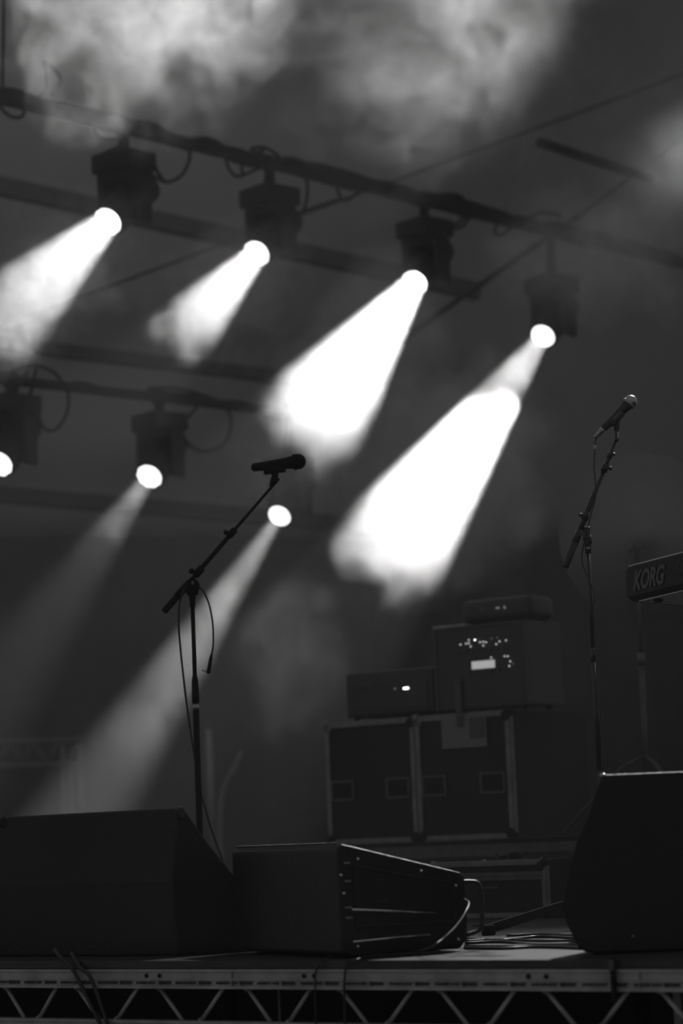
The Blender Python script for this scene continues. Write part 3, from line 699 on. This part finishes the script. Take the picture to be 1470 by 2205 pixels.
loops(pipe1, (P1A, P1B), [
    ([(0, 228), (12, 243), (30, 253), (48, 250), (52, 236), (46, 222)], 'cable loop hanging under the upper pipe at the left edge'),
    ([(202, 262), (203, 282), (215, 296), (240, 300), (272, 292)], 'cable loop hanging just left of the first moving head'),
    ([(314, 362), (335, 382), (362, 392), (390, 378), (406, 350), (408, 325), (402, 308)], 'wide cable loop hanging right of the first moving head'),
    ([(330, 350), (340, 372), (352, 388)], 'short cable beside the wide loop right of the first moving head'),
    ([(415, 312), (432, 298), (455, 300), (478, 312), (498, 330)], 'cable arching over the upper pipe between the first two heads'),
    ([(486, 338), (492, 362), (510, 380), (535, 372), (562, 360)], 'cable loop hanging left of the second moving head'),
    ([(520, 352), (522, 376)], 'short cable end hanging left of the second moving head'),
    ([(541, 322), (555, 316), (568, 322), (552, 328), (541, 320), (570, 318), (600, 335)], 'small curl of cable standing above the second moving head'),
    ([(655, 375), (662, 400), (658, 440), (645, 460), (632, 446), (642, 420)], 'cable loop hanging right of the second moving head'),
    ([(632, 462), (660, 452), (732, 428)], 'thin cable running from the second head to the right'),
    ([(725, 378), (728, 412), (745, 432), (780, 405)], 'cable loop hanging between the second and third heads'),
    ([(652, 350), (700, 356), (740, 372), (800, 390)], 'cable arching over the upper pipe right of the second head'),
    ([(935, 430), (952, 418), (985, 420), (998, 430), (980, 436)], 'cable curl above the upper pipe right of the third head'),
    ([(965, 488), (985, 480), (1005, 462), (1008, 448)], 'cable loop hanging right of the third moving head'),
    ([(968, 496), (998, 485), (1012, 458)], 'second cable loop hanging right of the third moving head'),
    ([(1075, 470), (1065, 498), (1078, 506), (1105, 484)], 'v-shaped cable loop hanging under the upper pipe'),
    ([(1140, 468), (1165, 458), (1200, 462), (1206, 470)], 'cable curl lying over the right end of the upper pipe'),
    ([(95, 130), (99, 160), (98, 190), (80, 213)], 'thin cable standing up above the upper pipe near the left edge'),
    ([(95, 130), (118, 150), (131, 168), (124, 188), (112, 205)], 'thin cable curving beside the upright cable above the pipe'),
    ([(900, 412), (905, 420), (912, 440)], 'black clamp cable on the pipe above the third head'),
], 'cable loops on the upper pipe', r=.010)
loops(pipe2, (P2A, P2B), [
    ([(25, 800), (50, 790), (80, 788), (110, 798), (130, 815)], 'cable arching above the lower pipe at the left'),
    ([(128, 815), (145, 840), (146, 880), (130, 915), (108, 928), (90, 915), (80, 880)], 'wide cable loop hanging right of the leftmost lower head'),
    ([(60, 800), (40, 830), (30, 860)], 'cable running down to the leftmost lower head'),
    ([(78, 795), (70, 830), (62, 860)], 'second cable running down to the leftmost lower head'),
    ([(70, 880), (75, 905), (84, 912), (78, 895)], 'small cable curl on the leftmost lower head'),
    ([(320, 836), (370, 835), (420, 845), (460, 858)], 'cable arching over the lower pipe above the lit head'),
    ([(485, 875), (497, 900), (492, 940), (468, 965), (435, 972), (405, 955), (390, 925)], 'wide cable loop hanging right of the lower lit head'),
    ([(400, 905), (412, 890), (425, 875)], 'short cable from the lower lit head up to its pipe'),
], 'cable loops on the lower pipe', r=.010)

def barrel(t, o, ax, prof, n=40):       # turned hollow shell, inside and outside in one outline
    a = ax.orthogonal().normalized(); b_ = ax.cross(a); m = len(prof)
    vs = [o + ax * u + (a * math.cos(2 * math.pi * k / n) + b_ * math.sin(2 * math.pi * k / n)) * max(r_, 1e-4) for u, r_ in prof for k in range(n)]
    t.add(vs, [(i * n + k, i * n + (k + 1) % n, (i + 1) * n + (k + 1) % n, (i + 1) * n + k) for i in range(m - 1) for k in range(n)], True)
def moving_head(b, fn, label, scallop=True, up_px=130):
    p, d = b['p'], b['d']; r = b['r']; D_ = b['Y']
    ctr = p - d * .20                                # middle of the head
    base_c = ctr + Z * .235
    pipep = None
    pipe_z = fn.z
    root = thing('moving_head_light', base_c + Z * .05, label, 'stage light', 'moving head lights')
    hz_ = Vector((d.x, d.y, 0)).normalized(); sd = Z.cross(hz_).normalized()
    bx_ = Vector((.74, .67, 0)).normalized(); by_ = Z.cross(bx_)
    t = MB(); t.rbox(base_c, (.133, .128, .055), (bx_, by_, Z), .012); t.build('base', M_RIG, root)
    t = MB(); t.rbox(base_c + Z * -.08, (.125, .085, .03), (sd, hz_, Z), .012)
    for sg in (-1, 1): t.rbox(ctr + sd * sg * .112 + Z * .035, (.020, .085, .150), (sd, hz_, Z), .019, 4)
    t.build('yoke', M_RIG, root)
    t = MB()
    barrel(t, p, -d, [(0, 0), (BACK + .015, .0), (BACK + .01, .085), (.30, .085), (.02, r * 1.04), (-.012, r * 1.04), (-.014, r * 1.10), (.0, r * 1.14), (.02, r * 1.28), (.06, .100), (.33, .098), (BACK + .01, .10), (BACK + .03, .05), (BACK + .03, .0)][1:])
    t.build('head', M_RIG, root)
    # lens
    a_ = d.orthogonal().normalized(); b_ = d.cross(a_); n = 120; pts = []
    for k in range(n):
        th = 2 * math.pi * k / n; rr = r * ((.90 + .13 * abs(math.sin(th * 5)) ** .6) if scallop else 1.0)
        pts.append(p - d * .0 + (a_ * math.cos(th) + b_ * math.sin(th)) * rr)
    t = MB(); t.prism(pts, d * .004); t.build('lens', M_LENS, root, label='lit lens')
    # clamp up to the pipe
    t = MB(); q = base_c + Z * .05; q2 = Vector((fn.x, fn.y, fn.z)); q2 = Vector((q.x * .5 + fn.x * .5, q.y * .5 + fn.y * .5, fn.z))
    t.tube([q, Vector((fn.x, fn.y, max(q.z + .02, fn.z - .03)))], [.035, .028], 12); t.tube([fn - E2 * .03, fn + E2 * .03], .05, 16); t.build('clamp', M_RIG, root)
def head_pipe(b, fn):
    ctr = b['p'] - b['d'] * .2 + Z * .3
    # column of that point in the photograph
    v = ctr - CAM; x_ = 735 + FPX * v.dot(rt) / v.dot(fw); return fn(x_)
names = ['moving head light at the left end of the upper pipe, first of its row', 'second moving head light from the left on the upper pipe, lit', 'third moving head light on the upper pipe, its beam filled with dense smoke', 'moving head light at the right end of the upper pipe, casting the longest white beam',
         'moving head light cut by the left edge on the lower pipe', 'moving head light on the lower pipe with a scalloped lens and a faint beam', 'moving head light right of the left microphone, smooth lens and long beam']
for i, b in enumerate(BEAMS):
    moving_head(b, head_pipe(b, pipe1 if i < 4 else pipe2), names[i], scallop=i not in (3, 6))

# ropes, short pipe and truss bars in front of the canopy
def rope(a_, b_, r, label, name='rope', m=None, cat='rope'):
    t = MB(); t.tube([a_, b_], r, 8); o = t.build(name, m or M_RIG); tag(o, label, cat)
rope(at(19, -560, 12.4), at(5, 200, 12.25), .009, 'thin rope holding up the upper pipe at the left edge')
rope(at(-260, 800, 15.5), at(1900, 0, 17.2), .010, 'long straight wire rising from lower left to the upper right edge')
t = MB(); t.tube([at(1160, 306, 14.0), at(1400, 385, 14.6)], .031, 18); o = t.build('short_pipe', M_RIG); tag(o, 'short dark pipe with a blunt end at the upper right', 'pipe')
rope(at(860, 735, 17.5), at(1248, 462, 16.4), .022, 'dark sloping rafter behind the upper pipe at the right', 'rafter', cat='rafter')
rope(at(1248, 462, 16.4), at(1640, 165, 15.2), .016, 'paler upper end of the sloping rafter at the right edge', 'rafter', M_ALU3, cat='rafter')
def canbeam(a_, b_, w, h, label):
    a_, b_ = a_ - (b_ - a_) * .8, b_ + (b_ - a_) * .12
    t = MB(); t.beam(a_, b_, .10, h, side=Z); o = t.build('roof_beam', M_BEAM); tag(o, label, 'roof beam', 'roof beams under the canopy')
M_BEAM = mat('roof_beam_paint', .02, .8, spec=.1, noise=.1)
canbeam(at(-300, 335, 17.4), at(900, 600, 19.3), .1, .135, 'wide roof beam crossing behind the lit heads of the upper pipe')
canbeam(at(-300, 1040, 17.6), at(760, 1130, 19.2), .1, .12, 'roof beam crossing at the left below the lower pipe')
canbeam(at(-300, 705, 17.8), at(760, 830, 19.3), .1, .10, 'faint roof beam crossing behind the second beam of light')

# box truss and stands far behind at the left
bt = thing('goal_post_truss', ground(150, 1880), 'dim grey truss with a lattice top and double legs, far behind the left wedge', 'truss')
bt.location = at(150, 1960, 16.5); bt.location.z = 0
def TT(x_, y_): return at(x_, y_, 16.5)
for y0_, y1_ in ((1597, 1590), (1648, 1643)):
    t = MB(); t.tube([TT(-160, y0_ + 8), TT(176, y1_ + 2)], .019, 10); t.build('chord', M_FAR, bt)
for x0_, x1_ in ((-10, 20), (50, 70), (52, 20), (105, 122), (105, 70), (140, 166), (135, 134)):
    t = MB(); t.tube([TT(x0_, 1646), TT(x1_, 1600)], .010, 8); t.build('lattice_bar', M_FAR, bt)
for x_ in (134, 150, 172):
    a_ = TT(x_, 1600 if x_ != 150 else 1650); t = MB(); t.tube([a_, Vector((a_.x, a_.y, 0))], .017, 10); t.build('post', M_FAR, bt)
a_ = at(449, 1570, 16.6); t = MB(); t.tube([a_, Vector((a_.x, a_.y, .01))], .023, 12); t.lathe(Vector((a_.x, a_.y, .0)), Z, [(0, .15), (.01, .15), (.02, .03)], 20); o = t.build('upright_pole', M_ALU3); tag(o, 'dim grey upright pole in the haze right behind the left microphone stand', 'pole')
cable('rig_cable', [at(520, 1618, 16.5), at(505, 1650, 16.5), at(488, 1680, 16.5), at(478, 1710, 16.5), at(474, 1740, 16.5), at(473, 1800, 16.5), at(478, 1860, 16.5)], .016, 'faint curved hose in the haze beside the dim grey pole', m=M_ALU3)

# ------------------------------------------------------------------ canopy and back drape
cv = MB(); nx, nz = 40, 20
a0, a1 = at(-900, 1100, 18.2), at(2300, 1100, 22.5)
z0_, z1_ = 2.75, 9.6
vs = []; fs = []
for i in range(nx + 1):
    for j in range(nz + 1):
        f = i / nx; g_ = j / nz; q = a0.lerp(a1, f); z = z0_ + (z1_ - z0_) * g_
        q = Vector((q.x, q.y - g_ * g_ * 2.0 + .10 * math.sin(f * 9 * math.pi) * math.sin(g_ * 3), z)); vs.append(q)
for i in range(nx):
    for j in range(nz): fs.append((i * (nz + 1) + j, (i + 1) * (nz + 1) + j, (i + 1) * (nz + 1) + j + 1, i * (nz + 1) + j + 1))
cv.add(vs, fs, True); o = cv.build('ceiling', M_CANOPY); struct(o, 'pale fabric canopy of the stage roof')
so = o.modifiers.new('thick', 'SOLIDIFY'); so.thickness = .01
cv = MB(); vs = []; fs = []; nx = 160
for i in range(nx + 1):
    f = i / nx; q = a0.lerp(a1, f); w_ = .07 * math.sin(f * 150) + .03 * math.sin(f * 61)
    for z in (0, 2.78): vs.append(Vector((q.x, q.y - .15 + w_, z)))
for i in range(nx): fs.append((2 * i, 2 * i + 2, 2 * i + 3, 2 * i + 1))
cv.add(vs, fs, True); o = cv.build('wall_back', M_CLOTH); struct(o, 'black drape closing the back of the stage'); so = o.modifiers.new('thick', 'SOLIDIFY'); so.thickness = .01

# ------------------------------------------------------------------ haze and smoke
def vol_material(name, density_attr, dens, aniso=0.0, step=1.0):
    m = bpy.data.materials.new(name); m.use_nodes = True; nt = m.node_tree; nt.nodes.clear()
    out = nt.nodes.new('ShaderNodeOutputMaterial')
    s = nt.nodes.new('ShaderNodeVolumeScatter'); s.inputs['Color'].default_value = (1, 1, 1, 1)
    s.inputs['Anisotropy'].default_value = aniso
    if density_attr:
        a = nt.nodes.new('ShaderNodeAttribute'); a.attribute_name = 'density'
        mu = nt.nodes.new('ShaderNodeMath'); mu.operation = 'MULTIPLY'; mu.inputs[1].default_value = dens
        nt.links.new(a.outputs['Fac'], mu.inputs[0]); nt.links.new(mu.outputs[0], s.inputs['Density'])
    else:
        s.inputs['Density'].default_value = dens
    nt.links.new(s.outputs[0], out.inputs['Volume'])
    return m

def smoke_cloud(name, label, base, axis, ell, size, dens, seed=0.0, freq=2.2, warp=.35, vox=.028, thin=.0, contrast=1.0, edge=.25, grow=0.0, w2a=.8):
    """Billowing smoke: a noise-warped ellipsoid (centre, half axes ell in the local frame, local Z along axis)."""
    g = bpy.data.node_groups.new(name + '_nodes', 'GeometryNodeTree')
    g.interface.new_socket('Geometry', in_out='INPUT', socket_type='NodeSocketGeometry')
    g.interface.new_socket('Geometry', in_out='OUTPUT', socket_type='NodeSocketGeometry')
    N = g.nodes; L = g.links
    go = N.new('NodeGroupOutput'); vc = N.new('GeometryNodeVolumeCube')
    def vm(op, a, b=None, s=None):
        n = N.new('ShaderNodeVectorMath'); n.operation = op
        for i, v in enumerate((a, b)):
            if v is None: continue
            if isinstance(v, bpy.types.NodeSocket): L.new(v, n.inputs[i])
            else: n.inputs[i].default_value = v
        if s is not None: n.inputs['Scale'].default_value = s
        return n.outputs['Value'] if op in ('LENGTH', 'DOT_PRODUCT') else n.outputs['Vector']
    def ma(op, a, b=0.0, c=0.0, clamp=False):
        n = N.new('ShaderNodeMath'); n.operation = op; n.use_clamp = clamp
        for i, v in enumerate((a, b, c)):
            if isinstance(v, bpy.types.NodeSocket): L.new(v, n.inputs[i])
            else: n.inputs[i].default_value = v
        return n.outputs[0]
    def noi(vec, scale, detail, rough=.55):
        n = N.new('ShaderNodeTexNoise'); n.noise_dimensions = '3D'
        n.inputs['Scale'].default_value = scale; n.inputs['Detail'].default_value = detail; n.inputs['Roughness'].default_value = rough
        L.new(vec, n.inputs['Vector']); return n
    pos = N.new('GeometryNodeInputPosition').outputs[0]
    sp = vm('ADD', pos, (seed * 3.7, seed * 1.3, -seed * 2.1))
    w1 = vm('SCALE', vm('SUBTRACT', noi(sp, freq * .7, 1.0).outputs['Color'], (.5, .5, .5)), s=warp * 2.2)
    w2 = vm('SCALE', vm('SUBTRACT', noi(vm('ADD', sp, w1), freq * 2.6, 2.5).outputs['Color'], (.5, .5, .5)), s=warp * w2a)
    q = vm('ADD', pos, vm('ADD', w1, w2))
    qe = vm('DIVIDE', q, ell)
    r = vm('LENGTH', qe)
    mask = N.new('ShaderNodeMapRange'); mask.interpolation_type = 'SMOOTHSTEP'
    L.new(r, mask.inputs[0])
    mask.inputs[1].default_value = 1.0 + edge * .4; mask.inputs[2].default_value = 1.0 - edge; mask.inputs[3].default_value = 0; mask.inputs[4].default_value = 1
    f = noi(vm('ADD', sp, vm('SCALE', w1, s=2.0)), freq * 1.9, 4.0, .6).outputs[0]
    fm = N.new('ShaderNodeMapRange'); L.new(f, fm.inputs[0])
    fm.inputs[1].default_value = .5 - .28 / contrast + thin; fm.inputs[2].default_value = .5 + .28 / contrast + thin; fm.inputs[3].default_value = 0; fm.inputs[4].default_value = 1; fm.clamp = True
    # fade out before the walls of the box
    bx = vm('ABSOLUTE', vm('DIVIDE', pos, size))
    sx = N.new('ShaderNodeSeparateXYZ'); L.new(bx, sx.inputs[0])
    mx = ma('MAXIMUM', sx.outputs[0], ma('MAXIMUM', sx.outputs[1], sx.outputs[2]))
    fade = ma('MULTIPLY', ma('SUBTRACT', 1.0, mx), 6.0, clamp=True)
    d = ma('MULTIPLY', ma('MULTIPLY', mask.outputs[0], fm.outputs[0]), fade)
    if grow:
        sz = N.new('ShaderNodeSeparateXYZ'); L.new(pos, sz.inputs[0])
        d = ma('MULTIPLY', d, ma('POWER', ma('MULTIPLY_ADD', sz.outputs[2], .5 / ell[2], .5, clamp=True), grow))
    L.new(d, vc.inputs['Density'])
    vc.inputs['Background'].default_value = 0.0
    vc.inputs['Min'].default_value = tuple(-s for s in size); vc.inputs['Max'].default_value = size
    for i, k in enumerate(('Resolution X', 'Resolution Y', 'Resolution Z')):
        vc.inputs[k].default_value = max(16, int(2 * size[i] / vox))
    mat = vol_material(name, True, dens)
    sm = N.new('GeometryNodeSetMaterial'); sm.inputs['Material'].default_value = mat
    L.new(vc.outputs[0], sm.inputs[0]); L.new(sm.outputs[0], go.inputs[0])
    me = bpy.data.meshes.new(name); me.materials.append(mat)
    o = bpy.data.objects.new(name, me); C.objects.link(o)
    mo = o.modifiers.new('smoke', 'NODES'); mo.node_group = g
    o.location = base; o.rotation_euler = axis.to_track_quat('Z', 'Y').to_euler()
    o['label'] = label; o['category'] = 'smoke'; o['kind'] = 'stuff'; o['group'] = 'smoke clouds in the light beams'
    return o

def beam_smoke(i, t, half_len, rad, dens, label, off=(0, 0), **k):
    b = BEAMS[i]; p = b['p'] + b['d'] * t + Vector((off[0], 0, off[1]))
    s = k.pop('pad', .22)
    return smoke_cloud('smoke_cloud', label, p, b['d'], (rad, rad, half_len), (rad + s, rad + s, half_len + s), dens, **k)

beam_smoke(0, .62, .80, .34, .60, 'wispy smoke cloud in the beam of the first moving head from the left', seed=1.7, thin=-.03, contrast=2.0, freq=5.5, w2a=1.0, warp=.28, vox=.020)
beam_smoke(1, .40, .62, .34, .65, 'smoke cloud ending in torn curls in the beam of the second moving head', seed=2, thin=-.06, contrast=2.0, freq=5.5, w2a=1.1, warp=.28, vox=.020)
beam_smoke(2, .82, 1.0, .42, 1.1, 'dense white smoke cloud in the beam of the third moving head', seed=3, thin=-.14, grow=.5, w2a=1.0, freq=3.6, warp=.3)
beam_smoke(3, 1.78, .92, .60, 1.1, 'brightest smoke cloud, blown out white in the longest beam', seed=4, thin=-.16, freq=3.6, edge=.22, w2a=1.2, pad=.2, warp=.3)
beam_smoke(3, .5, .6, .2, .06, 'faint smoke just under the lens that casts the longest beam', seed=13, edge=.7, pad=.1)
smoke_cloud('smoke_cloud', 'big billowing smoke cloud above the pipe with the moving heads', at(370, 5, 11.5), Vector((0, 0, 1)), (.85, .22, .62), (1.15, .42, .85), 1.7, seed=4.6, freq=3.2, contrast=1.7, thin=-.05, edge=.5, warp=.45, w2a=1.2)
smoke_cloud('smoke_cloud', 'paler smoke cloud at the top, right of the big billow', at(1000, 80, 12.2), Vector((0, 0, 1)), (.85, .25, .85), (1.1, .42, 1.1), .8, seed=6.1, freq=3.2, contrast=1.7, vox=.036, edge=.6, warp=.45, w2a=1.2)
smoke_cloud('smoke_cloud', 'thin smoke patch at the right edge beside the short dark pipe', at(1480, 300, 12.4), Vector((0, 0, 1)), (.5, .35, .5), (.7, .5, .7), .5, seed=7, freq=2.2, contrast=1.2, edge=.6)

smoke_cloud('smoke_cloud', 'thin grey smoke veiling the rightmost moving head on the upper pipe', at(1275, 555, 14.1), Vector((0, 0, 1)), (.62, .3, .42), (.76, .42, .54), 2.0, seed=8, freq=3, edge=.7)
smoke_cloud('smoke_cloud', 'thin grey smoke veiling the lower moving head behind the left microphone', at(640, 985, 15.0), Vector((0, 0, 1)), (.4, .25, .25), (.5, .35, .35), 2.0, seed=9, freq=3, edge=.7)

smoke_cloud('smoke_cloud', 'faint smoke drifting low behind the left microphone stand', at(600, 1440, 12.7), Vector((0, 0, 1)), (.32, .25, .45), (.5, .4, .6), .2, seed=10, freq=2.6, contrast=1.5, edge=.7)
beam_smoke(5, .5, .6, .2, .07, 'faint smoke just under the scalloped lens of the lower lit head', seed=12, edge=.7, pad=.1)
beam_smoke(6, 1.6, 1.2, .22, .022, 'long faint streak of smoke in the beam crossing behind the left stand', seed=11, contrast=1.5, edge=.7, pad=.12)

def haze_box(y0, y1, dens, label):
    bm = bmesh.new(); bmesh.ops.create_cube(bm, size=1.0)
    me = bpy.data.meshes.new('haze'); bm.to_mesh(me); bm.free()
    o = bpy.data.objects.new('haze', me); C.objects.link(o)
    o.scale = (16, y1 - y0, 9.0); o.location = (0, (y0 + y1) / 2, 4.55)
    me.materials.append(vol_material('haze', False, dens))
    o['label'] = label; o['category'] = 'haze'; o['kind'] = 'stuff'
haze_box(.6, 12.0, .0054, 'thin even haze over the front and middle of the stage')
haze_box(12.001, 17.8, .0070, 'slightly denser even haze hanging at the back under the lighting pipes')
